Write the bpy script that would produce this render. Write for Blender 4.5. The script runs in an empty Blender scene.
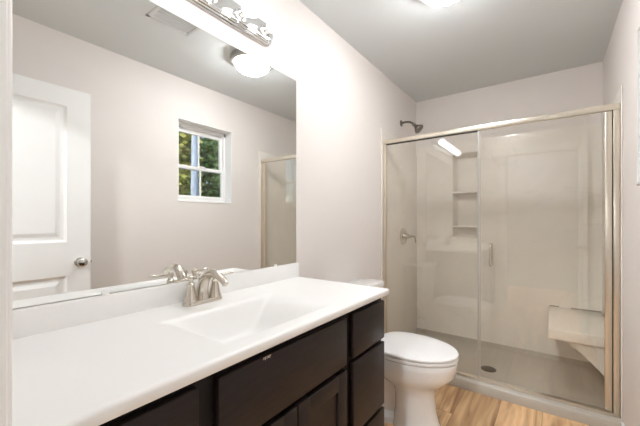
import bpy, bmesh, math, random
from mathutils import Vector, Matrix
random.seed(7)
PI = math.pi
S = bpy.context.scene
COL = S.collection

# ------------------------------------------------------------------ camera, world, sun, exposure
cam = bpy.data.cameras.new('camera')
camo = bpy.data.objects.new('camera', cam); COL.objects.link(camo)
cam.sensor_width = 36.0
cam.lens = 315.0 / 640.0 * 36.0
cam.shift_x = -12.66 / 640.0
cam.shift_y = 7.35 / 640.0
cam.clip_start = 0.01
camo.location = (1.174, 0.0, 1.196)
camo.rotation_euler = (PI / 2, 0, 0.6083)
S.camera = camo

S.view_settings.view_transform = 'Standard'
S.view_settings.look = 'None'
S.view_settings.gamma = 1
S.view_settings.use_curve_mapping = False
S.cycles.max_bounces = 16; S.cycles.diffuse_bounces = 10; S.cycles.glossy_bounces = 8; S.cycles.transparent_max_bounces = 24
S.view_settings.exposure = 2.52

wd = bpy.data.worlds.new('world'); S.world = wd; wd.use_nodes = True
wn = wd.node_tree.nodes; wl = wd.node_tree.links
sky = wn.new('ShaderNodeTexSky'); sky.sky_type = 'NISHITA'
sky.sun_disc = False; sky.sun_elevation = math.radians(38); sky.sun_rotation = math.radians(200)
wn['Background'].inputs['Strength'].default_value = 0.06
wl.new(sky.outputs[0], wn['Background'].inputs['Color'])

sun = bpy.data.lights.new('sun', 'SUN'); sun.energy = .35; sun.angle = 0.02
suno = bpy.data.objects.new('sun', sun); COL.objects.link(suno)
suno.rotation_euler = (math.radians(48), 0, math.radians(-25))
suno.location = (0, -3, 8)

BULB = 1.7        # emission of the vanity globes
DOME = 14.5         # emission of the ceiling dome
HALL_FILL = 220.0        # emission of the unseen hall lamp added as fill

# ------------------------------------------------------------------ materials
def mat(name, col, rough=.5, metal=0, var=0.0, vscale=6, bump=0.0, bscale=200, coat=0, spec=.5, stretch=None):
    m = bpy.data.materials.new(name); m.use_nodes = True
    n = m.node_tree.nodes; l = m.node_tree.links; b = n['Principled BSDF']
    b.inputs['Roughness'].default_value = rough; b.inputs['Metallic'].default_value = metal
    b.inputs['Coat Weight'].default_value = coat; b.inputs['Specular IOR Level'].default_value = spec
    tc = n.new('ShaderNodeTexCoord'); mp = n.new('ShaderNodeMapping'); l.new(tc.outputs['Object'], mp.inputs[0])
    if stretch: mp.inputs['Scale'].default_value = stretch
    no = n.new('ShaderNodeTexNoise'); no.inputs['Scale'].default_value = vscale; no.inputs['Detail'].default_value = 4
    l.new(mp.outputs[0], no.inputs['Vector'])
    rp = n.new('ShaderNodeValToRGB'); l.new(no.outputs[0], rp.inputs[0])
    rp.color_ramp.elements[0].position = .3; rp.color_ramp.elements[1].position = .7
    rp.color_ramp.elements[0].color = [c * (1 - var) for c in col] + [1]
    rp.color_ramp.elements[1].color = [min(1, c * (1 + var)) for c in col] + [1]
    l.new(rp.outputs[0], b.inputs['Base Color'])
    if bump:
        n2 = n.new('ShaderNodeTexNoise'); n2.inputs['Scale'].default_value = bscale; l.new(mp.outputs[0], n2.inputs['Vector'])
        bp = n.new('ShaderNodeBump'); bp.inputs['Strength'].default_value = bump; bp.inputs['Distance'].default_value = .002
        l.new(n2.outputs[0], bp.inputs['Height']); l.new(bp.outputs[0], b.inputs['Normal'])
    return m

def emis(name, col, st):
    m = bpy.data.materials.new(name); m.use_nodes = True
    n = m.node_tree.nodes; l = m.node_tree.links
    b = n['Principled BSDF']; b.inputs['Base Color'].default_value = (.9, .9, .88, 1); b.inputs['Roughness'].default_value = .3
    no = n.new('ShaderNodeTexNoise'); no.inputs['Scale'].default_value = 3
    rp = n.new('ShaderNodeValToRGB'); l.new(no.outputs[0], rp.inputs[0])
    rp.color_ramp.elements[0].color = [c * .97 for c in col] + [1]; rp.color_ramp.elements[1].color = list(col) + [1]
    l.new(rp.outputs[0], b.inputs['Emission Color']); b.inputs['Emission Strength'].default_value = st
    return m

def glass(name, tint, ior=1.5):
    m = bpy.data.materials.new(name); m.use_nodes = True
    n = m.node_tree.nodes; l = m.node_tree.links
    n.remove(n['Principled BSDF'])
    tr = n.new('ShaderNodeBsdfTransparent'); tr.inputs[0].default_value = (*tint, 1)
    gl = n.new('ShaderNodeBsdfGlossy'); gl.inputs['Roughness'].default_value = 0.0; gl.inputs['Color'].default_value = (1, 1, 1, 1)
    fr = n.new('ShaderNodeFresnel'); ge = n.new('ShaderNodeNewGeometry')
    mx = n.new('ShaderNodeMapRange'); mx.inputs['To Min'].default_value = ior; mx.inputs['To Max'].default_value = 1 / ior
    l.new(ge.outputs['Backfacing'], mx.inputs['Value']); l.new(mx.outputs[0], fr.inputs['IOR'])
    ms = n.new('ShaderNodeMixShader'); l.new(fr.outputs[0], ms.inputs[0]); l.new(tr.outputs[0], ms.inputs[1]); l.new(gl.outputs[0], ms.inputs[2])
    l.new(ms.outputs[0], n['Material Output'].inputs[0])
    return m

M = {}
M['wall'] = mat('wall_paint', (.775, .737, .712), .75, var=.012, vscale=2, bump=.08, bscale=260)
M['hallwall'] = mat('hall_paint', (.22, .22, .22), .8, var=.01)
M['ceil'] = mat('ceiling_paint', (.66, .69, .70), .9, var=.012, vscale=2, bump=.1, bscale=220)
M['trim'] = mat('white_trim_paint', (.86, .86, .855), .35, var=.01)
M['door'] = mat('white_door_paint', (.88, .885, .885), .4, var=.01)
M['solid'] = mat('white_cultured_marble', (.89, .89, .88), .38, var=.008, vscale=3, coat=.08)
M['porc'] = mat('white_porcelain', (.84, .845, .85), .08, var=.005, coat=.6)
M['seatw'] = mat('white_seat_plastic', (.86, .865, .87), .18, var=.005)
M['nickel'] = mat('brushed_nickel', (.66, .61, .54), .24, 1, var=.05, vscale=40, stretch=(1, 1, 8))
M['frame'] = mat('satin_nickel_frame', (.76, .70, .60), .30, 1, var=.04, vscale=30, stretch=(6, 6, .4))
M['chrome'] = mat('chrome', (.80, .80, .80), .08, 1, var=.02)
M['chromed'] = mat('brushed_chrome', (.62, .60, .57), .18, 1, var=.03)
M['darkmetal'] = mat('dark_bronze_nickel', (.24, .22, .19), .3, 1, var=.06)
M['drain'] = mat('dark_drain_metal', (.05, .042, .035), .4, .8, var=.2, vscale=60)
M['rubber'] = mat('dark_rubber', (.05, .047, .04), .6, var=.05)
M['vent'] = mat('vent_enamel', (.60, .61, .61), .5, var=.02)
M['pan'] = mat('lamp_pan_nickel', (.45, .44, .42), .35, .8, var=.04)
M['glass'] = glass('clear_shower_glass', (.975, .969, .950), 1.62)
M['pane'] = glass('window_glass', (.97, .98, .98))
M['bulb'] = emis('glowing_globe', (.985, .99, 1), BULB)
M['dome'] = emis('glowing_dome', (.985, .99, 1), DOME)

def mirror_mat():
    m = bpy.data.materials.new('silvered_mirror'); m.use_nodes = True
    n = m.node_tree.nodes; l = m.node_tree.links; b = n['Principled BSDF']
    no = n.new('ShaderNodeTexNoise'); no.inputs['Scale'].default_value = 2
    rp = n.new('ShaderNodeValToRGB'); rp.color_ramp.elements[0].color = (.90, .91, .90, 1); rp.color_ramp.elements[1].color = (.91, .92, .91, 1)
    l.new(no.outputs[0], rp.inputs[0]); l.new(rp.outputs[0], b.inputs['Base Color'])
    b.inputs['Metallic'].default_value = 1; b.inputs['Roughness'].default_value = 0.0
    return m
M['mirror'] = mirror_mat()

def espresso():
    m = mat('espresso_stained_wood', (.019, .0125, .0115), .42, var=.28, vscale=14, stretch=(2, 1, 12), bump=.05, bscale=60, spec=.3)
    return m
M['espresso'] = espresso()
M['espresso_dark'] = mat('espresso_face_frame', (.008, .006, .0055), .5, spec=.25, var=.2, vscale=14, stretch=(2, 1, 12))

def marble(name, base, vein):
    m = bpy.data.materials.new(name); m.use_nodes = True
    n = m.node_tree.nodes; l = m.node_tree.links; b = n['Principled BSDF']
    tc = n.new('ShaderNodeTexCoord')
    n1 = n.new('ShaderNodeTexNoise'); n1.inputs['Scale'].default_value = 2.2; n1.inputs['Detail'].default_value = 6; n1.inputs['Distortion'].default_value = .8
    l.new(tc.outputs['Object'], n1.inputs['Vector'])
    r1 = n.new('ShaderNodeValToRGB'); l.new(n1.outputs[0], r1.inputs[0])
    r1.color_ramp.elements[0].position = .3; r1.color_ramp.elements[1].position = .7
    r1.color_ramp.elements[0].color = [c * .95 for c in base] + [1]; r1.color_ramp.elements[1].color = [min(1, c * 1.04) for c in base] + [1]
    n2 = n.new('ShaderNodeTexNoise'); n2.inputs['Scale'].default_value = 1.6; n2.inputs['Detail'].default_value = 5; n2.inputs['Distortion'].default_value = 1.4
    l.new(tc.outputs['Object'], n2.inputs['Vector'])
    r2 = n.new('ShaderNodeValToRGB'); l.new(n2.outputs[0], r2.inputs[0])
    e = r2.color_ramp.elements; e[0].position = .492; e[0].color = (0, 0, 0, 1); e[1].position = .508; e[1].color = (0, 0, 0, 1)
    k = e.new(.5); k.color = (.2, .2, .2, 1)
    mx = n.new('ShaderNodeMix'); mx.data_type = 'RGBA'
    l.new(r2.outputs[0], mx.inputs['Factor']); l.new(r1.outputs[0], mx.inputs['A']); mx.inputs['B'].default_value = (*vein, 1)
    l.new(mx.outputs['Result'], b.inputs['Base Color'])
    b.inputs['Roughness'].default_value = .3; b.inputs['Coat Weight'].default_value = .2
    return m
M['marble'] = marble('cream_cultured_marble', (.81, .775, .72), (.56, .52, .46))
M['panm'] = marble('taupe_shower_base', (.44, .405, .35), (.35, .315, .27))

def planks():
    m = bpy.data.materials.new('oak_vinyl_planks'); m.use_nodes = True
    n = m.node_tree.nodes; l = m.node_tree.links; b = n['Principled BSDF']
    tc = n.new('ShaderNodeTexCoord'); mp = n.new('ShaderNodeMapping'); l.new(tc.outputs['Object'], mp.inputs[0])
    mp.inputs['Rotation'].default_value = (0, 0, PI / 2); mp.inputs['Location'].default_value = (.35, .015, 0)
    br = n.new('ShaderNodeTexBrick'); br.offset = .37; br.inputs['Scale'].default_value = 1
    br.inputs['Brick Width'].default_value = 1.22; br.inputs['Row Height'].default_value = .228
    br.inputs['Mortar Size'].default_value = .0012; br.inputs['Bias'].default_value = 0.0
    br.inputs['Color1'].default_value = (0, 0, 0, 1); br.inputs['Color2'].default_value = (1, 1, 1, 1); br.inputs['Mortar'].default_value = (.5, .5, .5, 1)
    l.new(mp.outputs[0], br.inputs['Vector'])
    m2 = n.new('ShaderNodeMapping'); l.new(tc.outputs['Object'], m2.inputs[0]); m2.inputs['Scale'].default_value = (14, 1.3, 1)
    ad = n.new('ShaderNodeVectorMath'); ad.operation = 'ADD'; l.new(m2.outputs[0], ad.inputs[0])
    sc = n.new('ShaderNodeVectorMath'); sc.operation = 'SCALE'; sc.inputs['Scale'].default_value = 7; l.new(br.outputs['Color'], sc.inputs[0]); l.new(sc.outputs[0], ad.inputs[1])
    no = n.new('ShaderNodeTexNoise'); no.inputs['Scale'].default_value = 1.15; no.inputs['Detail'].default_value = 7; no.inputs['Distortion'].default_value = 1.1
    l.new(ad.outputs[0], no.inputs['Vector'])
    r1 = n.new('ShaderNodeValToRGB'); l.new(no.outputs[0], r1.inputs[0])
    e = r1.color_ramp.elements; e[0].position = .28; e[0].color = (.40, .205, .09, 1); e[1].position = .66; e[1].color = (.98, .67, .37, 1)
    mx = n.new('ShaderNodeMix'); mx.data_type = 'RGBA'; mx.blend_type = 'MULTIPLY'; mx.inputs['Factor'].default_value = 1
    r3 = n.new('ShaderNodeValToRGB'); l.new(br.outputs['Color'], r3.inputs[0])
    r3.color_ramp.elements[0].color = (.58, .55, .52, 1); r3.color_ramp.elements[1].color = (1.0, 1.0, 1.0, 1)
    l.new(r1.outputs[0], mx.inputs['A']); l.new(r3.outputs[0], mx.inputs['B'])
    m3 = n.new('ShaderNodeMix'); m3.data_type = 'RGBA'; l.new(br.outputs['Fac'], m3.inputs['Factor'])
    l.new(mx.outputs['Result'], m3.inputs['A']); m3.inputs['B'].default_value = (.13, .08, .04, 1)
    l.new(m3.outputs['Result'], b.inputs['Base Color']); b.inputs['Roughness'].default_value = .42
    return m
M['floor'] = planks()
M['leaf'] = mat('green_leaves', (.19, .29, .08), .6, var=.55, vscale=1.2)
M['leafy'] = mat('yellow_green_leaves', (.44, .42, .10), .6, var=.5, vscale=1.2)
M['bark'] = mat('pale_bark', (.52, .57, .66), .8, var=.25, vscale=6, stretch=(3, 3, .6))
M['barkd'] = mat('brown_bark', (.10, .075, .055), .9, var=.3, vscale=8)
M['grass'] = mat('lawn', (.08, .12, .03), .9, var=.4, vscale=3)

# ------------------------------------------------------------------ mesh helpers
def box(bm, x0, x1, y0, y1, z0, z1, bev=0.0, seg=2):
    r = bmesh.ops.create_cube(bm, size=1)
    vs = r['verts']
    for v in vs:
        v.co = Vector(((x0 + x1) / 2 + v.co.x * (x1 - x0), (y0 + y1) / 2 + v.co.y * (y1 - y0), (z0 + z1) / 2 + v.co.z * (z1 - z0)))
    if bev:
        es = list({e for v in vs for e in v.link_edges})
        bmesh.ops.bevel(bm, geom=es, offset=bev, segments=seg, affect='EDGES', profile=.5)

def frame_of(d):
    d = d.normalized(); a = Vector((0, 0, 1)) if abs(d.z) < .9 else Vector((1, 0, 0))
    u = d.cross(a).normalized(); return u, d.cross(u).normalized()

def tube(bm, pts, radii, seg=20, caps=True, flat=1.0):
    pts = [Vector(p) for p in pts]; n = len(pts)
    if not hasattr(radii, '__len__'): radii = [radii] * n
    rings = []; up = None
    for i, p in enumerate(pts):
        d = (pts[min(i + 1, n - 1)] - pts[max(i - 1, 0)]).normalized()
        if up is None: u, v = frame_of(d)
        else:
            u = (up - d * up.dot(d)).normalized(); v = d.cross(u)
        up = u
        rings.append([bm.verts.new(p + (u * math.cos(2 * PI * k / seg) + v * math.sin(2 * PI * k / seg) * flat) * radii[i]) for k in range(seg)])
    for a, b in zip(rings, rings[1:]):
        for k in range(seg): bm.faces.new((a[k], a[(k + 1) % seg], b[(k + 1) % seg], b[k]))
    if caps:
        bm.faces.new(rings[0][::-1]); bm.faces.new(rings[-1])

def catmull(pts, n=8):
    P = [Vector(p) for p in pts]; P = [P[0] * 2 - P[1]] + P + [P[-1] * 2 - P[-2]]; out = []
    for i in range(1, len(P) - 2):
        for k in range(n):
            t = k / n; a, b, c, d = P[i - 1:i + 3]
            out.append(.5 * ((2 * b) + (c - a) * t + (2 * a - 5 * b + 4 * c - d) * t * t + (3 * b - a - 3 * c + d) * t ** 3))
    out.append(P[-2]); return out

def lathe(bm, origin, axis, prof, seg=32):
    """prof: list of (radius, distance along axis)"""
    o = Vector(origin); d = Vector(axis).normalized(); u, v = frame_of(d); rings = []
    for r, h in prof:
        if r < 1e-6: rings.append([bm.verts.new(o + d * h)])
        else: rings.append([bm.verts.new(o + d * h + (u * math.cos(2 * PI * k / seg) + v * math.sin(2 * PI * k / seg)) * r) for k in range(seg)])
    for a, b in zip(rings, rings[1:]):
        for k in range(seg):
            k2 = (k + 1) % seg
            if len(a) == 1 and len(b) == 1: continue
            if len(a) == 1: bm.faces.new((a[0], b[k2], b[k]))
            elif len(b) == 1: bm.faces.new((a[k], a[k2], b[0]))
            else: bm.faces.new((a[k], a[k2], b[k2], b[k]))
    for rg in (rings[0], rings[-1]):
        if len(rg) > 2: bm.faces.new(rg)

def loft(bm, rings, cap0=True, cap1=True):
    R = [[bm.verts.new(p) for p in r] for r in rings]; n = len(R[0])
    for a, b in zip(R, R[1:]):
        for k in range(n): bm.faces.new((a[k], a[(k + 1) % n], b[(k + 1) % n], b[k]))
    if cap0: bm.faces.new(R[0][::-1])
    if cap1: bm.faces.new(R[-1])

def prism(bm, poly, axis, a, b, bev=0):
    def P(p, t):
        return {'x': (t, p[0], p[1]), 'y': (p[0], t, p[1]), 'z': (p[0], p[1], t)}[axis]
    A = [bm.verts.new(P(p, a)) for p in poly]; B = [bm.verts.new(P(p, b)) for p in poly]; n = len(poly)
    fs = [bm.faces.new(A), bm.faces.new(B[::-1])]
    for k in range(n): fs.append(bm.faces.new((A[k], B[k], B[(k + 1) % n], A[(k + 1) % n])))
    if bev:
        bmesh.ops.bevel(bm, geom=list({e for f in fs for e in f.edges}), offset=bev, segments=2, affect='EDGES', profile=.5)

def obj(name, bm, m, parent=None, smooth=None):
    bmesh.ops.recalc_face_normals(bm, faces=bm.faces)
    me = bpy.data.meshes.new(name); bm.to_mesh(me); bm.free()
    me.materials.append(m)
    if smooth:
        for p in me.polygons: p.use_smooth = True
        if smooth < 3.1:
            me.set_sharp_from_angle(angle=smooth)
    o = bpy.data.objects.new(name, me); COL.objects.link(o)
    if parent is not None:
        o.parent = parent
        w = Vector((0, 0, 0)); q = parent
        while q: w += q.location; q = q.parent
        o.data.transform(Matrix.Translation(-w))
    return o
AUTO = math.radians(35)
def B(): return bmesh.new()
def thing(name, loc, label, cat, group=None):
    o = bpy.data.objects.new(name, None); COL.objects.link(o); o.location = loc; o.empty_display_size = .05
    return tag(o, label, cat, group)
def tag(o, label, cat, group=None):
    o['label'] = label; o['category'] = cat
    if group: o['group'] = group
    return o
def struct(o, label=None, cat=None):
    o['kind'] = 'structure'
    if label: o['label'] = label
    if cat: o['category'] = cat
    return o
def boxobj(name, dims, m, parent=None, bev=0, seg=2):
    b = B(); box(b, *dims, bev=bev, seg=seg)
    return obj(name, b, m, parent, AUTO if bev else None)

# ------------------------------------------------------------------ room shell
W, YB, CE = 1.502, 3.231, 2.44
YF, YF0 = 0.075, -0.04             # bathroom face and hall face of the wall with the doorway
HX0, HX1, HY = -0.6, 2.6, -1.75    # the hall behind the doorway
DX0, DX1, DZ = 0.665, 1.465, 2.075 # doorway
WY0, WY1, WZ0, WZ1 = 1.474, 2.037, 1.36, 2.092

struct(boxobj('floor', (HX0 - .1, HX1 + .1, HY - .1, YB + .12, -.06, 0), M['floor']), 'oak-toned plank floor', 'floor')
struct(boxobj('ceiling', (HX0 - .1, HX1 + .1, HY - .1, YB + .12, CE, CE + .08), M['ceil']), 'pale grey flat ceiling', 'ceiling')
struct(boxobj('wall_left', (-.12, 0, YF0, YB + .12, 0, CE), M['wall']), 'beige wall behind the mirror', 'wall')
NX0, NX1, NZ0, NZ1 = .372, .598, 1.030, 1.845
b = B()
for d in ((0, NX0 - .014, YB, YB + .12, 0, CE), (NX1 + .014, W, YB, YB + .12, 0, CE), (NX0 - .014, NX1 + .014, YB, YB + .12, 0, NZ0 - .014), (NX0 - .014, NX1 + .014, YB, YB + .12, NZ1 + .014, CE)): box(b, *d)
struct(obj('wall_back', b, M['wall']), 'beige wall above the shower surround', 'wall')
b = B()
for d in ((W, W + .165, YF0, WY0, 0, CE), (W, W + .165, WY1, YB + .12, 0, CE), (W, W + .165, WY0, WY1, 0, WZ0), (W, W + .165, WY0, WY1, WZ1, CE)): box(b, *d)
struct(obj('wall_right', b, M['wall']), 'beige wall with the small window', 'wall')
b = B()
for d in ((0, DX0, YF0, YF, 0, CE), (DX1, W, YF0, YF, 0, CE), (DX0, DX1, YF0, YF, DZ, CE)): box(b, *d)
struct(obj('wall_front', b, M['wall']), 'beige wall around the doorway', 'wall')
b = B()
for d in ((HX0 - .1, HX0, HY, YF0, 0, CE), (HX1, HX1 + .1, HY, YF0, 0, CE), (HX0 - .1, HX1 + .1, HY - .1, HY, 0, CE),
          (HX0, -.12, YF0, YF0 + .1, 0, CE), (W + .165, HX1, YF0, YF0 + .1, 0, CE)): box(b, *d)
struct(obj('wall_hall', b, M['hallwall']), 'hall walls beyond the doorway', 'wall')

# door casing and jamb lining
b = B()
box(b, DX0, DX0 + .012, YF0, YF - .005, 0, DZ); box(b, DX1 - .012, DX1, YF0, YF - .03, 0, DZ); box(b, DX0, DX1, YF0, YF - .005, DZ - .012, DZ)
struct(obj('trim_1', b, M['trim']), 'white jamb lining of the doorway', 'trim')
b = B()
box(b, .592, .660, YF, YF + .0135, 0, DZ + .065, bev=.005, seg=3)
box(b, .660, W - .002, YF, YF + .0135, DZ + .002, DZ + .065, bev=.005, seg=3)
box(b, .652, .666, YF - .004, YF + .008, 0, DZ, bev=.003)
struct(obj('trim_2', b, M['trim'], smooth=AUTO), 'white casing beside the doorway', 'trim')
def baseboard(name, d):
    b = B(); box(b, *d, bev=.004); struct(obj(name, b, M['trim'], smooth=AUTO), 'white baseboard', 'baseboard')
baseboard('baseboard_right', (W - .013, W, 0.90, 2.360, 0, .075))
baseboard('baseboard_left', (0, .013, 1.345, 2.360, 0, .075))

# window in the right wall
win = bpy.data.objects.new('window_1', None); COL.objects.link(win); win.location = (W + .06, (WY0 + WY1) / 2, WZ0)
struct(win, 'small white double-hung window with trees outside', 'window')
b = B()
t = .008
box(b, W + .001, W + .164, WY0, WY0 + t, WZ0, WZ1); box(b, W + .001, W + .164, WY1 - t, WY1, WZ0, WZ1)
box(b, W + .001, W + .164, WY0, WY1, WZ1 - t, WZ1); box(b, W - .004, W + .164, WY0, WY1, WZ0, WZ0 + .014, bev=.003)
obj('window_return', b, M['trim'], win, AUTO)
FX0, FX1 = W + .098, W + .163
b = B(); f = .018
a0, a1, c0, c1 = WY0 + t, WY1 - t, WZ0 + .014, WZ1 - t
for d in ((FX0, FX1, a0, a0 + f, c0, c1), (FX0, FX1, a1 - f, a1, c0, c1), (FX0, FX1, a0, a1, c0, c0 + .02), (FX0, FX1, a0, a1, c1 - .035, c1)): box(b, *d, bev=.002)
obj('window_frame', b, M['trim'], win, AUTO)
def sash(x0, x1, z0, z1, s=.026, rail=.036, top=.036, name='sash'):
    y0, y1 = a0 + f, a1 - f; b = B()
    for d in ((x0, x1, y0, y0 + s, z0, z1), (x0, x1, y1 - s, y1, z0, z1), (x0, x1, y0 + s, y1 - s, z0, z0 + rail), (x0, x1, y0 + s, y1 - s, z1 - top, z1)): box(b, *d, bev=.003)
    ym = (y0 + y1) / 2
    box(b, x0 + .006, x1 - .006, ym - .008, ym + .008, z0 + rail, z1 - top)
    so = obj(name, b, M['trim'], win, AUTO)
    xm = (x0 + x1) / 2
    for q0, q1 in ((y0 + s, ym - .008), (ym + .008, y1 - s)):
        pb = B(); box(pb, xm - .002, xm + .002, q0, q1, z0 + rail, z1 - top); obj('pane', pb, M['pane'], so)
sash(FX0 + .004, FX0 + .029, c0 + .02, 1.705, rail=.034, top=.032)
sash(FX0 + .032, FX0 + .057, 1.672, c1 - .035, rail=.034, top=.04)
b = B(); box(b, FX0 - .006, FX0 + .006, 1.745, 1.795, 1.700, 1.712, bev=.003); obj('sash_lock', b, M['trim'], win, AUTO)

# ------------------------------------------------------------------ open door along the right wall
door = bpy.data.objects.new('door_1', None); COL.objects.link(door); door.location = (1.4475, .09, .0)
struct(door, 'open white two-panel door against the right wall', 'door')
dx0, dx1, dy0, dy1, dz0, dz1 = 1.430, 1.465, .088, .822, .010, 2.058
def panel_face(bm, xs, sgn, py0, py1, pz0, pz1):
    # moulded panel: sloped sticking, flat recess, raised field
    steps = [(0, 0), (.012, .007), (.020, .009), (.034, .009), (.058, .003)]
    rings = []
    for ins, dep in steps:
        rings.append([(xs + sgn * dep, py0 + ins, pz0 + ins), (xs + sgn * dep, py1 - ins, pz0 + ins), (xs + sgn * dep, py1 - ins, pz1 - ins), (xs + sgn * dep, py0 + ins, pz1 - ins)])
    loft(bm, rings, cap0=False, cap1=True)
def door_mesh():
    b = B(); st = .128
    pans = [(dy0 + st, dy1 - st, .215, .835), (dy0 + st, dy1 - st, 1.055, dz1 - .118)]
    for xs, sgn in ((dx0, 1), (dx1, -1)):
        for q in pans: panel_face(b, xs, sgn, *q)
        ys = [dy0, dy0 + st, dy1 - st, dy1]; zs = [dz0, .215, .835, 1.055, dz1 - .118, dz1]
        for i in range(3):
            for j in range(5):
                if i == 1 and j in (1, 3): continue
                b.faces.new([b.verts.new(p) for p in ((xs, ys[i], zs[j]), (xs, ys[i + 1], zs[j]), (xs, ys[i + 1], zs[j + 1]), (xs, ys[i], zs[j + 1]))])
    for q in (((dx0, dy0, dz0), (dx1, dy0, dz0), (dx1, dy0, dz1), (dx0, dy0, dz1)), ((dx0, dy1, dz0), (dx1, dy1, dz0), (dx1, dy1, dz1), (dx0, dy1, dz1)),
              ((dx0, dy0, dz0), (dx1, dy0, dz0), (dx1, dy1, dz0), (dx0, dy1, dz0)), ((dx0, dy0, dz1), (dx1, dy0, dz1), (dx1, dy1, dz1), (dx0, dy1, dz1))):
        b.faces.new([b.verts.new(p) for p in q])
    bmesh.ops.remove_doubles(b, verts=b.verts, dist=1e-5)
    return b
obj('door_leaf', door_mesh(), M['door'], door)
b = B(); ky, kz = .762, .918
lathe(b, (dx0, ky, kz), (-1, 0, 0), [(.0, 0), (.032, 0), (.032, .004), (.028, .009), (.014, .011), (.012, .024), (.017, .030), (.026, .036), (.029, .046), (.027, .056), (.018, .062), (.0, .063)])
obj('door_knob', b, M['chromed'], door, AUTO)
b = B(); box(b, dx0 + .006, dx1 - .006, dy1 - .001, dy1 + .002, kz - .028, kz + .028); box(b, dx0 + .01, dx1 - .01, dy1, dy1 + .010, kz - .009, kz + .009, bev=.003)
obj('latch_plate', b, M['chromed'], door, AUTO)
for hz in (.25, 1.05, 1.85):
    b = B(); tube(b, [(dx0 - .004, dy0 - .002, hz - .045), (dx0 - .004, dy0 - .002, hz + .045)], .006, 12); obj('hinge', b, M['chromed'], door, AUTO)

# ------------------------------------------------------------------ vanity cabinet
CY0, CY1, CZ = .085, 1.334, .884
van = thing('vanity_cabinet', (.27, .71, 0), 'dark espresso wood vanity cabinet under the white sink top', 'cabinet')
b = B()
box(b, .002, .505, CY0 + .003, 1.322, .10, .71)
box(b, .002, .45, CY0 + .003, 1.322, 0, .10)
box(b, .002, .02, CY0 + .003, 1.322, .71, .855); box(b, .02, .505, CY0 + .003, CY0 + .021, .71, .855); box(b, .02, .505, 1.304, 1.322, .71, .855)
obj('carcass', b, M['espresso_dark'], van)
b = B()
for y0, y1 in ((CY0 + .003, .127), (.391, .449), (.991, 1.049), (1.308, 1.322)): box(b, .505, .525, y0, y1, .10, .855)
for z0, z1 in ((.10, .115), (.64, .665), (.826, .855)): box(b, .505, .5248, CY0 + .004, 1.321, z0, z1)
box(b, .505, .5248, .70, .74, .115, .66)
box(b, .500, .523, CY0 + .01, 1.316, .105, .85)
obj('face_frame', b, M['espresso_dark'], van)
def slab(name, y0, y1, z0, z1):
    b = B(); box(b, .525, .546, y0, y1, z0, z1, bev=.0035, seg=2); return obj(name, b, M['espresso'], van, AUTO)
for y0, y1 in ((.122, .396), (1.044, 1.316)):
    slab('drawer_front', y0, y1, .662, .832); slab('drawer_front', y0, y1, .362, .645); slab('drawer_front', y0, y1, .112, .345)
fp = slab('sink_panel', .444, .997, .655, .832)
b = B(); random.seed(3)
for i in range(9):
    yy = .580 + i * .0032; box(b, .5452, .5464, yy, yy + random.uniform(.001, .003), .8265 + random.uniform(-.004, .002), .8315)
obj('edge_chip', b, mat('bare_wood_chip', (.55, .47, .40), .8, var=.1), fp)['label'] = 'small pale chipped scuff on the panel edge'
def shaker(y0, y1, z0, z1):
    b = B(); s = .058
    box(b, .525, .546, y0, y0 + s, z0, z1, bev=.002); box(b, .525, .546, y1 - s, y1, z0, z1, bev=.002)
    box(b, .525, .546, y0 + s - .002, y1 - s + .002, z0, z0 + s, bev=.002); box(b, .525, .546, y0 + s - .002, y1 - s + .002, z1 - s, z1, bev=.002)
    box(b, .527, .537, y0 + s - .004, y1 - s + .004, z0 + s - .004, z1 - s + .004)
    obj('cabinet_door', b, M['espresso'], van, AUTO)
shaker(.444, .7175, .112, .637); shaker(.7225, .997, .112, .637)

# ------------------------------------------------------------------ vanity top with moulded basin and backsplash
top = thing('countertop', (.28, .71, .856), 'white cultured marble vanity top with moulded rectangular basin', 'countertop')
def ss(t): t = max(0, min(1, t)); return t * t * (3 - 2 * t)
def lin(t): return max(0, min(1, t))
def smin(a, b, k=.12):
    h = max(k - abs(a - b), 0) / k; return min(a, b) - h * h * k / 4
def basin(x, y):
    fx = min(lin((x - .185) / .055), lin((.505 - x) / .05)); fy = min(lin((y - .455) / .20), lin((.99 - y) / .20)) ** 1.35
    return -.112 * ss(smin(fx, fy, .25))
prof = []
NX = 84
xs = [.002 + (.5505 - .002) * i / NX for i in range(NX + 1)]
NY = 130
b = B(); rows = []
ye = [CY0, CY0 + .0025, CY0 + .008] + [CY0 + .008 + (1.326 - CY0 - .008) * j / NY for j in range(1, NY)] + [1.326, 1.3315, 1.334]
for j, y in enumerate(ye):
    dy = 0
    if j == 0 or j == len(ye) - 1: dy = -.008
    elif j == 1 or j == len(ye) - 2: dy = -.0025
    row = [b.verts.new((x, y, CZ + dy + basin(x, y))) for x in xs]
    for k in range(1, 7):
        a = PI / 2 * k / 6; row.append(b.verts.new((.5505 + .0110 * math.sin(a), y, min(CZ + dy, CZ - .0085 * (1 - math.cos(a))))))
    row += [b.verts.new((.5615, y, .862)), b.verts.new((.558, y, .856)), b.verts.new((.515, y, .856)), b.verts.new((.508, y, .745)), b.verts.new((.18, y, .745)), b.verts.new((.022, y, .856)), b.verts.new((.002, y, .856))]
    # keep the underside shell inside the cabinet only where the bowl is
    if not (.44 < y < 1.01):
        row[-3].co.z = .856; row[-4].co.z = .856
    rows.append(row)
nn = len(rows[0])
for a, c in zip(rows, rows[1:]):
    for k in range(nn): b.faces.new((a[k], a[(k + 1) % nn], c[(k + 1) % nn], c[k]))
b.faces.new(rows[0]); b.faces.new(rows[-1][::-1])
obj('sink_slab', b, M['solid'], top, math.radians(45))
b = B(); box(b, .002, .019, CY0, 1.333, CZ - .002, 0.960, bev=.004, seg=3)
obj('backsplash', b, M['solid'], top, AUTO)
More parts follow.
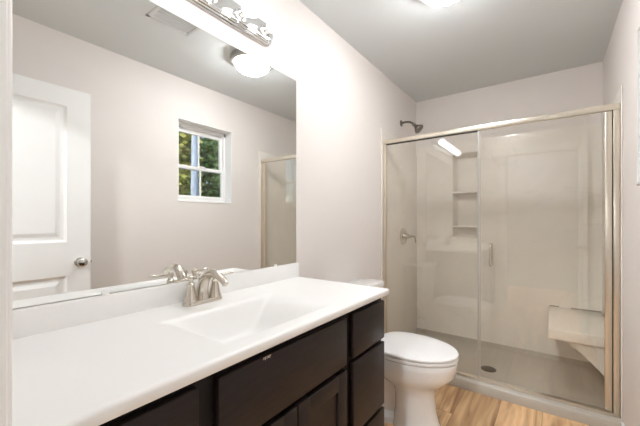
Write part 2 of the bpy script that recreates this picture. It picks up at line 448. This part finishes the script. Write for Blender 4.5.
b = B(); lathe(b, (.345, .727, CZ - .1125), (0, 0, 1), [(.0, 0), (.021, 0), (.021, .002), (.016, .004), (.0, .005)])
obj('sink_drain', b, M['nickel'], top, AUTO)

# ------------------------------------------------------------------ faucet
FXc, FYc = .078, .706
fau = thing('faucet', (FXc, FYc, CZ), 'brushed nickel two-handle faucet on the white vanity top', 'faucet')
b = B(); rings = []
for z, k in ((0, 1.0), (.006, 1.0), (.010, .95), (.014, .86)):
    ring = []
    for i in range(48):
        a = 2 * PI * i / 48; L = .0508
        cx = (.028 * math.cos(a)) * k; cy = (L if math.sin(a) > 0 else -L) + .028 * math.sin(a) * k
        if abs(math.sin(a)) < 1e-9: cy = 0
        ring.append((FXc + cx, FYc + cy, CZ + z))
    rings.append(ring)
loft(b, rings); obj('base_plate', b, M['nickel'], fau, AUTO)
def handle(sy):
    hy = FYc + sy * .0508
    b = B(); lathe(b, (FXc, hy, CZ + .012), (0, 0, 1), [(.0255, 0), (.0255, .004), (.022, .012), (.0185, .030), (.0145, .050), (.0125, .058), (.0135, .060), (.0135, .064), (.009, .068), (.0075, .073), (.010, .078), (.0125, .084), (.0115, .091), (.007, .096), (.0, .098)], 28)
    h = obj('handle', b, M['nickel'], fau, AUTO)
    b = B(); z = CZ + .012 + .083
    pts = catmull([(FXc, hy, z), (FXc + .006, hy + sy * .02, z + .002), (FXc + .012, hy + sy * .045, z + .001), (FXc + .018, hy + sy * .072, z + .004)], 6)
    n = len(pts); tube(b, pts, [.0055 - .0022 * i / n + (.0022 if i > n - 5 else 0) for i in range(n)], 14)
    obj('lever', b, M['nickel'], h, AUTO)
handle(-1); handle(1)
b = B()
pts = catmull([(FXc - .002, FYc, CZ + .010), (FXc - .004, FYc, CZ + .05), (FXc + .010, FYc, CZ + .086), (FXc + .042, FYc, CZ + .112), (FXc + .085, FYc, CZ + .113), (FXc + .122, FYc, CZ + .097), (FXc + .138, FYc, CZ + .083)], 8)
n = len(pts); tube(b, pts, [.0235 - .0115 * min(1, i / (n * .85)) for i in range(n)], 24); obj('spout', b, M['nickel'], fau, AUTO)
b = B(); tube(b, [(FXc - .027, FYc, CZ + .004), (FXc - .027, FYc, CZ + .10)], .0025, 12); lathe(b, (FXc - .027, FYc, CZ + .097), (0, 0, 1), [(.0, 0), (.005, .001), (.007, .006), (.006, .012), (.0, .015)], 16)
obj('lift_rod', b, M['nickel'], fau, AUTO)

# ------------------------------------------------------------------ wall mirror
mir = thing('wall_mirror', (0, .7, .9625), 'large frameless mirror above the white backsplash', 'mirror')
b = B(); box(b, .002, .007, CY0 + .002, 1.322, .9625, 1.972); obj('mirror_sheet', b, M['mirror'], mir)
def clip(y, z, s):
    b = B(); box(b, .001, .0095, y - .011, y + .011, z - .005, z + .005, bev=.002)
    obj('mirror_clip', b, M['chrome'] if s > 0 else M['trim'], mir, AUTO)
clip(.41, .9640, -1); clip(1.16, .9640, -1); clip(1.12, 1.9705, 1); clip(.35, 1.9705, 1)

# ------------------------------------------------------------------ six-globe vanity light
VZ, VY, VL, VR = 2.117, .697, .383, .058
vl = thing('vanity_light', (0, VY, VZ), 'chrome bar light with round globe bulbs above the mirror', 'light fixture')
def stadium(x, r, n=20):
    ring = []
    for i in range(n + 1):
        a = -PI / 2 + PI * i / n; ring.append((x, VY + VL + r * math.cos(a), VZ + r * math.sin(a)))
    for i in range(n + 1):
        a = PI / 2 + PI * i / n; ring.append((x, VY - VL + r * math.cos(a), VZ + r * math.sin(a)))
    return ring
b = B()
loft(b, [stadium(x, r) for x, r in ((.001, VR), (.010, VR), (.012, VR - .002), (.012, VR - .006), (.019, VR - .007), (.021, VR - .009), (.021, VR - .013), (.027, VR - .014), (.029, VR - .016), (.029, VR - .020), (.033, VR - .023), (.034, VR - .028))])
obj('back_plate', b, M['chrome'], vl, math.radians(20))
for i in range(6):
    y = VY + (i - 2.5) * .148
    b = B(); lathe(b, (.034, y, VZ), (1, 0, 0), [(.030, 0), (.030, .003), (.022, .006), (.020, .028), (.023, .032), (.023, .036), (.016, .036)], 28)
    so = obj('socket', b, M['chrome'], vl, AUTO)
    b = B(); pr = [(.014, .064), (.015, .070)]
    for k in range(3, 21):
        a = PI * k / 20; pr.append((.040 * math.sin(a), .112 - .040 * math.cos(a)))
    pr[-1] = (0, .152)
    lathe(b, (0, y, VZ), (1, 0, 0), pr, 28); obj('globe_bulb', b, M['bulb'], vl, 4)

# ------------------------------------------------------------------ ceiling dome light and register
LX, LY = .729, 1.634
cl = thing('ceiling_light', (LX, LY, CE), 'round flush ceiling light with glowing white glass bowl', 'light fixture')
b = B(); lathe(b, (LX, LY, CE), (0, 0, -1), [(0, .0005), (.150, .0005), (.162, .006), (.163, .040), (.150, .050), (.0, .050)], 48); obj('ceiling_pan', b, M['pan'], cl, AUTO)
b = B(); pr = []
for k in range(0, 13):
    a = PI / 2 * k / 12; pr.append((0.128 * math.cos(a), .051 + .068 * math.sin(a)))
pr[-1] = (0, .119); lathe(b, (LX, LY, CE), (0, 0, -1), pr, 48); obj('glass_bowl', b, M['dome'], cl, 4)
b = B(); lathe(b, (LX, LY, CE - .118), (0, 0, -1), [(.0, 0), (.012, 0), (.012, .003), (.006, .005), (.008, .010), (.005, .015), (.0, .016)], 20); obj('finial', b, M['pan'], cl, AUTO)

vt = thing('ceiling_vent', (.77, 1.05, CE), 'pale metal air register with curved slats in the ceiling', 'vent')
b = B(); vx0, vx1, vy0, vy1 = .685, .855, .915, 1.185
for d in ((vx0, vx1, vy0, vy0 + .022), (vx0, vx1, vy1 - .022, vy1), (vx0, vx0 + .022, vy0, vy1), (vx1 - .022, vx1, vy0, vy1)): box(b, *d, CE - .007, CE - .0005, bev=.002)
obj('register_frame', b, M['vent'], vt, AUTO)
for i in range(6):
    x = vx0 + .030 + i * .022; b = B()
    loft(b, [[(x + .003 * k * k / 4 + o, vy0 + .02, CE - .002 - .0025 * k + e) for k, o, e in ((0, 0, 0), (1, 0, 0), (2, 0, 0), (2, .002, .001), (1, .002, .001), (0, .002, 0))],
             [(x + .003 * k * k / 4 + o, vy1 - .02, CE - .002 - .0025 * k + e) for k, o, e in ((0, 0, 0), (1, 0, 0), (2, 0, 0), (2, .002, .001), (1, .002, .001), (0, .002, 0))]])
    obj('slat', b, M['vent'], vt)
b = B(); box(b, vx0 + .02, vx1 - .02, vy0 + .02, vy1 - .02, CE - .0012, CE - .0004); obj('damper', b, mat('vent_shadow_grey', (.56, .57, .57), .7, var=.05), vt)

# ------------------------------------------------------------------ toilet
TY = 1.812
toi = thing('toilet', (.40, TY, 0), 'white elongated toilet with closed lid beside the vanity', 'toilet')
def egg(z, xb, xf, hw, split=.42, n=56, pw=1.0, pb=.75):
    xc = xb + (xf - xb) * split; ring = []
    for i in range(n):
        a = 2 * PI * i / n; c, s = math.cos(a), math.sin(a)
        if c >= 0: x = xc + (xf - xc) * abs(c) ** pw
        else: x = xc - (xc - xb) * abs(c) ** pb
        ring.append((x, TY + hw * (1 if s > 0 else -1) * abs(s) ** (pw if c >= 0 else pb), z))
    return ring
b = B()
loft(b, [egg(0, .385, .655, .122), egg(.015, .385, .655, .122), egg(.03, .39, .645, .115), egg(.10, .40, .628, .107), egg(.19, .40, .622, .105), egg(.235, .385, .634, .113),
         egg(.265, .32, .668, .138), egg(.295, .29, .706, .162), egg(.330, .27, .735, .180), egg(.375, .26, .743, .185), egg(.398, .26, .747, .187), egg(.408, .265, .742, .183), egg(.410, .30, .70, .15)])
obj('bowl', b, M['porc'], toi, AUTO)
b = B()
loft(b, [egg(0, .16, .46, .115, .5), egg(.03, .16, .46, .11, .5), egg(.055, .165, .46, .072, .5), egg(.16, .17, .46, .066, .5), egg(.25, .15, .46, .08, .5), egg(.33, .09, .45, .105, .5), egg(.385, .06, .45, .118, .5), egg(.40, .06, .45, .118, .5)])
obj('trapway', b, M['porc'], toi, AUTO)
for sy in (-1, 1):
    b = B(); lathe(b, (.30, TY + sy * .092, .028), (0, 0, 1), [(.016, 0), (.016, .012), (.012, .020), (0, .024)], 18); obj('bolt_cap', b, M['seatw'], toi, AUTO)
b = B()
loft(b, [egg(.4085, .285, .725, .168), egg(.4150, .285, .727, .170), egg(.4165, .264, .748, .189), egg(.4185, .262, .750, .190), egg(.428, .262, .750, .190), egg(.431, .266, .745, .186), egg(.4315, .285, .72, .165)]); obj('seat', b, M['seatw'], toi, AUTO)
b = B()
loft(b, [egg(.4320, .290, .720, .165), egg(.4370, .290, .722, .167), egg(.4385, .269, .748, .189), egg(.441, .266, .751, .191), egg(.449, .266, .751, .191), egg(.455, .270, .745, .186), egg(.459, .30, .69, .155), egg(.4605, .34, .62, .10)]); obj('seat_lid', b, M['seatw'], toi, AUTO)
for sy in (-1, 1):
    b = B(); box(b, .232, .272, TY + sy * .07 - .018, TY + sy * .07 + .018, .41, .437, bev=.006); obj('lid_hinge', b, M['seatw'], toi, AUTO)
def rrect(x0, x1, y0, y1, z, r, n=6):
    ring = []
    for cx, cy, a0 in ((x1 - r, y1 - r, 0), (x0 + r, y1 - r, PI / 2), (x0 + r, y0 + r, PI), (x1 - r, y0 + r, 1.5 * PI)):
        for k in range(n + 1):
            a = a0 + PI / 2 * k / n; ring.append((cx + r * math.cos(a), cy + r * math.sin(a), z))
    return ring
b = B(); h = .20
loft(b, [rrect(.045, .185, TY - .165, TY + .165, .395, .03), rrect(.035, .195, TY - .178, TY + .178, .42, .03), rrect(.022, .203, TY - .198, TY + .198, .735, .03)]); obj('tank', b, M['porc'], toi, AUTO)
b = B(); loft(b, [rrect(.016, .214, TY - .207, TY + .207, .736, .03), rrect(.014, .217, TY - .209, TY + .209, .744, .03), rrect(.014, .217, TY - .209, TY + .209, .766, .03), rrect(.018, .212, TY - .205, TY + .205, .774, .03), rrect(.03, .20, TY - .19, TY + .19, .777, .03)]); obj('tank_lid', b, M['porc'], toi, AUTO)
b = B(); lathe(b, (.199, TY - .145, .69), (1, 0, 0), [(.014, 0), (.014, .006), (.008, .010), (.007, .022), (0, .023)], 16); tube(b, [(.218, TY - .145, .69), (.222, TY - .11, .686), (.222, TY - .07, .680)], [.006, .0055, .007], 12); obj('flush_lever', b, M['chrome'], toi, AUTO)
b = B(); tube(b, catmull([(.10, TY - .13, .40), (.10, TY - .14, .33), (.07, TY - .19, .24), (.05, TY - .20, .18)], 6), .006, 12); lathe(b, (.0135, TY - .20, .17), (1, 0, 0), [(.022, 0), (.020, .004), (.009, .006), (.009, .045), (.014, .047), (.014, .065), (0, .066)], 16); obj('supply_line', b, M['chromed'], toi, AUTO)

# ------------------------------------------------------------------ shower
YS, ZS = 2.400, 1.961          # front edge and top of the surround
YG = 2.428                     # glass plane
# base with raised curb
b = B()
YC = 2.362
pr = [(YC, 0), (YC, .061), (YC + .006, .0665), (YS + .072, .0665), (YS + .080, .060), (YS + .095, .030), (YB - .03, .022), (YB - .012, .030), (YB - .002, .066), (YB - .002, 0)]
prism(b, pr, 'x', .003, W - .003)
sb = thing('shower_tray', (.75, 2.8, 0), 'taupe low-curb shower base behind the glass door', 'shower base')
obj('shower_pan', b, M['panm'], sb, math.radians(50))
b = B(); lathe(b, (.765, 2.73, .0268), (0, .012, 1), [(0, 0), (.055, 0), (.055, .003), (.045, .005), (.012, .004), (0, .004)], 32); obj('drain_cover', b, M['drain'], sb, AUTO)
# surround: three panels, niche in the back one
su = thing('shower_surround', (.75, YB, .07), 'cream cultured marble shower surround with a recessed niche', 'shower surround')
PT = .006
b = B(); box(b, .001, PT, YS, YB - .002, .067, ZS, bev=.003)
obj('side_panel', b, M['marble'], su, AUTO)
b = B(); box(b, W - PT, W - .001, YS, YB - .002, .067, ZS, bev=.003)
obj('side_panel', b, M['marble'], su, AUTO)
for x0, x1 in ((.001, .0085), (W - .0085, W - .001)):
    b = B(); box(b, x0, x1, YS - .012, YS + .004, .067, ZS + .002, bev=.003, seg=3); obj('edge_trim', b, M['marble'], su, AUTO)
BT = .085                      # the niche is formed in a thick back panel
YP = YB - PT
b = B()
for d in ((PT, NX0, .067, ZS), (NX1, W - PT, .067, ZS), (NX0, NX1, .067, NZ0), (NX0, NX1, NZ1, ZS)): box(b, d[0], d[1], YP, YB - .001, d[2], d[3])
bmesh.ops.remove_doubles(b, verts=b.verts, dist=1e-5)
obj('back_panel', b, M['marble'], su)
nb = B(); yk = YB + .100; FL = .016
def nrect(y, i): return [(NX0 + i, y, NZ0 + i), (NX1 - i, y, NZ0 + i), (NX1 - i, y, NZ1 - i), (NX0 + i, y, NZ1 - i)]
loft(nb, [nrect(YP - .001, -.010), nrect(YP - .003, -.006), nrect(YP - .001, 0), nrect(yk - .012, FL), nrect(yk, FL + .012)], cap0=False)
ni = obj('niche', nb, M['marble'], su)
for z in (1.468, 1.135):
    b = B(); prism(b, [(NX0 + .001, YP - .002), (NX1 - .001, YP - .002), (NX1 - FL, yk - .004), (NX0 + FL, yk - .004)], 'z', z - .009, z + .009, bev=.004); obj('niche_shelf', b, M['marble'], ni, AUTO)
# bench
se = thing('corner_bench', (1.33, 2.95, .47), 'cream wall-hung bench seat in the right corner of the shower', 'shower seat')
b = B(); box(b, 1.152, W - PT - .001, 2.552, YP - .001, .405, .475, bev=.008, seg=3); obj('seat_slab', b, M['marble'], se, AUTO)
SEAT_SHADE = mat('taupe_seat_shadow', (.36, .32, .27), .7, var=.1)  # dark strips in place of the contact shadow along the seat's back edge
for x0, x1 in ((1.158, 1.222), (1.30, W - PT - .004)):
    b = B(); box(b, x0, x1, YP - .008, YP - .001, 0.472, .4835, bev=.002); obj('seat_shadow_strip', b, SEAT_SHADE, se, AUTO)
b = B(); pr = [(1.215, .406)]
for k in range(1, 11):
    t_ = k / 10; pr.append((1.215 + (W - PT - .002 - 1.215) * t_, .406 - .25 * (t_ ** 1.35)))
pr += [(W - PT - .002, .406)]
prism(b, pr, 'y', 2.60, YP - .001); obj('seat_bracket', b, M['marble'], se, AUTO)

# enclosure
en = thing('shower_enclosure', (.75, YG, .0665), 'framed clear glass shower enclosure with hinged door', 'shower enclosure')
XL0, XL1 = .0095, .036
b = B(); box(b, XL0, W - .0095, YG - .016, YG + .016, 1.834, 1.868, bev=.004); obj('header_rail', b, M['frame'], en, AUTO)
b = B(); box(b, XL0, XL1, YG - .014, YG + .014, .082, 1.834, bev=.002); obj('wall_jamb', b, M['frame'], en, AUTO)
b = B(); box(b, 1.464, W - .0095, YG - .016, YG + .016, .082, 1.834, bev=.002); obj('wall_jamb', b, M['frame'], en, AUTO)
b = B(); box(b, XL0, W - .0095, YG - .018, YG + .018, .067, .082, bev=.003); obj('sill_track', b, M['frame'], en, AUTO)
b = B(); box(b, .037, .742, YG - .003, YG + .003, .083, 1.835); obj('fixed_pane', b, M['glass'], en)
b = B(); box(b, .739, .749, YG - .006, YG + .006, .083, 1.834, bev=.002); obj('pane_edge_strip', b, mat('clear_vinyl_strip', (.42, .395, .35), .35, var=.03), en, AUTO)
b = B(); box(b, .038, .739, YG - .007, YG + .007, 1.826, 1.834); obj('gasket', b, M['rubber'], en)
dr = boxobj('door_stile', (1.427, 1.459, YG - .014, YG + .014, .092, 1.829), M['frame'], en, .003)
b = B(); box(b, 1.4595, 1.4635, YG - .006, YG + .006, .085, 1.834); obj('hinge_gasket', b, M['rubber'], en)
b = B(); box(b, .756, 1.427, YG - .003, YG + .003, .094, 1.827); obj('door_pane', b, M['glass'], dr)
b = B(); box(b, .752, .760, YG - .004, YG + .004, .094, 1.827); obj('pane_edge_strip', b, bpy.data.materials['clear_vinyl_strip'], dr)
for s in (-1, 1):
    b = B(); hx = .826; yo = YG + s * .042
    tube(b, catmull([(hx, YG + s * .003, .886), (hx, YG + s * .028, .886), (hx, yo, .900), (hx, yo, .958), (hx, yo, 1.016), (hx, YG + s * .028, 1.030), (hx, YG + s * .003, 1.030)], 6), .0085, 16)
    obj('pull_handle', b, M['nickel'], dr, AUTO)

# valve and shower head
va = thing('shower_valve', (PT, 2.86, 1.045), 'brushed nickel lever valve on the left shower wall', 'shower valve')
b = B(); lathe(b, (PT + .0005, 2.86, 1.045), (1, 0, 0), [(0, 0), (.082, 0), (.082, .003), (.074, .008), (.034, .012), (.030, .020), (.026, .048), (.020, .052), (0, .053)], 36); obj('escutcheon', b, M['nickel'], va, AUTO)
b = B(); tube(b, catmull([(.058, 2.86, 1.045), (.085, 2.868, 1.047), (.105, 2.885, 1.044), (.112, 2.90, 1.020), (.112, 2.905, .985)], 6), .009, 16); lathe(b, (.060, 2.86, 1.045), (1, 0, 0), [(.016, 0), (.018, .012), (.012, .030), (0, .034)], 20); obj('lever', b, M['nickel'], va, AUTO)
sh = thing('showerhead', (0, 2.82, 2.115), 'dark nickel shower head on the wall above the glass', 'shower head')
b = B(); lathe(b, (.001, 2.82, 2.115), (1, 0, 0), [(0, 0), (.030, 0), (.029, .004), (.014, .010), (0, .011)], 28); obj('wall_flange', b, M['darkmetal'], sh, AUTO)
b = B(); tube(b, catmull([(.004, 2.82, 2.115), (.05, 2.82, 2.118), (.095, 2.82, 2.108), (.125, 2.82, 2.080)], 6), .0095, 16); obj('shower_arm', b, M['darkmetal'], sh, AUTO)
b = B(); lathe(b, (.118, 2.82, 2.088), (.72, 0, -.70), [(0, 0), (.014, .002), (.017, .012), (.013, .022), (.018, .034), (.030, .055), (.043, .072), (.046, .080), (.044, .086), (.036, .088), (0, .087)], 32); obj('spray_head', b, M['darkmetal'], sh, AUTO)

# ------------------------------------------------------------------ fill lamp added in the unseen hall, and outside
hl = thing('hall_fill_light', (.8, -.95, CE), 'unseen flush dome lamp added on the hall ceiling as fill light', 'light fixture')
b = B(); lathe(b, (.8, -.95, CE), (0, 0, -1), [(0, .0005), (.15, .0005), (.155, .01), (.14, .025), (0, .025)], 32); obj('ceiling_pan', b, M['pan'], hl, AUTO)
b = B(); lathe(b, (.8, -.95, CE), (0, 0, -1), [(.14, .026), (.13, .06), (.09, .095), (.04, .11), (0, .113)], 32); obj('glass_bowl', b, emis('hall_fill_dome', (.985, .99, 1), HALL_FILL / 4), hl, 4)

gr = boxobj('ground', (W + .5, 20, -8, 20, -.65, -.6), M['grass']); struct(gr, 'grass outside the window', 'ground')
def tree(x, y, hgt, rad, n, label, leafm, barkm, trunk_r, crown_lo, seed, lean=0):
    R = random.Random(seed); t = thing('tree', (x, y, -.6), label, 'tree', 'trees outside the window')
    b = B(); tube(b, catmull([(x, y, -.6), (x + .03, y + lean * .4, hgt * .35), (x - .02, y + lean, hgt * .8)], 6), [trunk_r * (1 - .5 * i / 12) for i in range(13)], 14); obj('trunk', b, barkm, t, AUTO)
    me = bpy.data.meshes.new('foliage'); V = []; F = []
    for i in range(n):
        a, c, r = R.uniform(0, 2 * PI), R.uniform(-1, 1), R.random() ** .45
        s_ = math.sqrt(1 - c * c); zz = crown_lo + (hgt - crown_lo) * (.5 + .5 * c * r)
        p = Vector((x + rad * r * s_ * math.cos(a), y + rad * r * s_ * math.sin(a), zz))
        d = Vector((R.gauss(0, 1), R.gauss(0, 1), R.gauss(0, 1))).normalized(); u, v = frame_of(d); L = R.uniform(.09, .20)
        k = len(V); V += [p, p + u * L * .5 + v * L * .35 + d * .01, p + u * L, p + u * L * .5 - v * L * .35 + d * .01]; F.append((k, k + 1, k + 2, k + 3))
    me.from_pydata(V, [], F); me.materials.append(leafm)
    o = bpy.data.objects.new('foliage', me); COL.objects.link(o); o.parent = t; me.transform(Matrix.Translation(-t.location))
tree(4.5, 3.48, 5.6, .35, 160, 'pale-barked tree trunk seen in the middle of the window', M['leafy'], M['bark'], .085, 3.4, 2)
tree(6.2, 3.75, 4.6, .80, 5200, 'yellowing leafy tree seen left of the pale trunk', M['leafy'], M['barkd'], .07, -.2, 3)
tree(6.2, 5.45, 4.6, .80, 5200, 'green leafy tree seen right of the pale trunk', M['leaf'], M['barkd'], .07, -.2, 1)
tree(9.5, 5.7, 6.6, 1.25, 8000, 'dark green tree furthest back left outside the window', M['leaf'], M['barkd'], .12, -.5, 4)
tree(9.5, 8.3, 6.6, 1.25, 8000, 'dark green tree furthest back right outside the window', M['leaf'], M['barkd'], .12, -.5, 5)
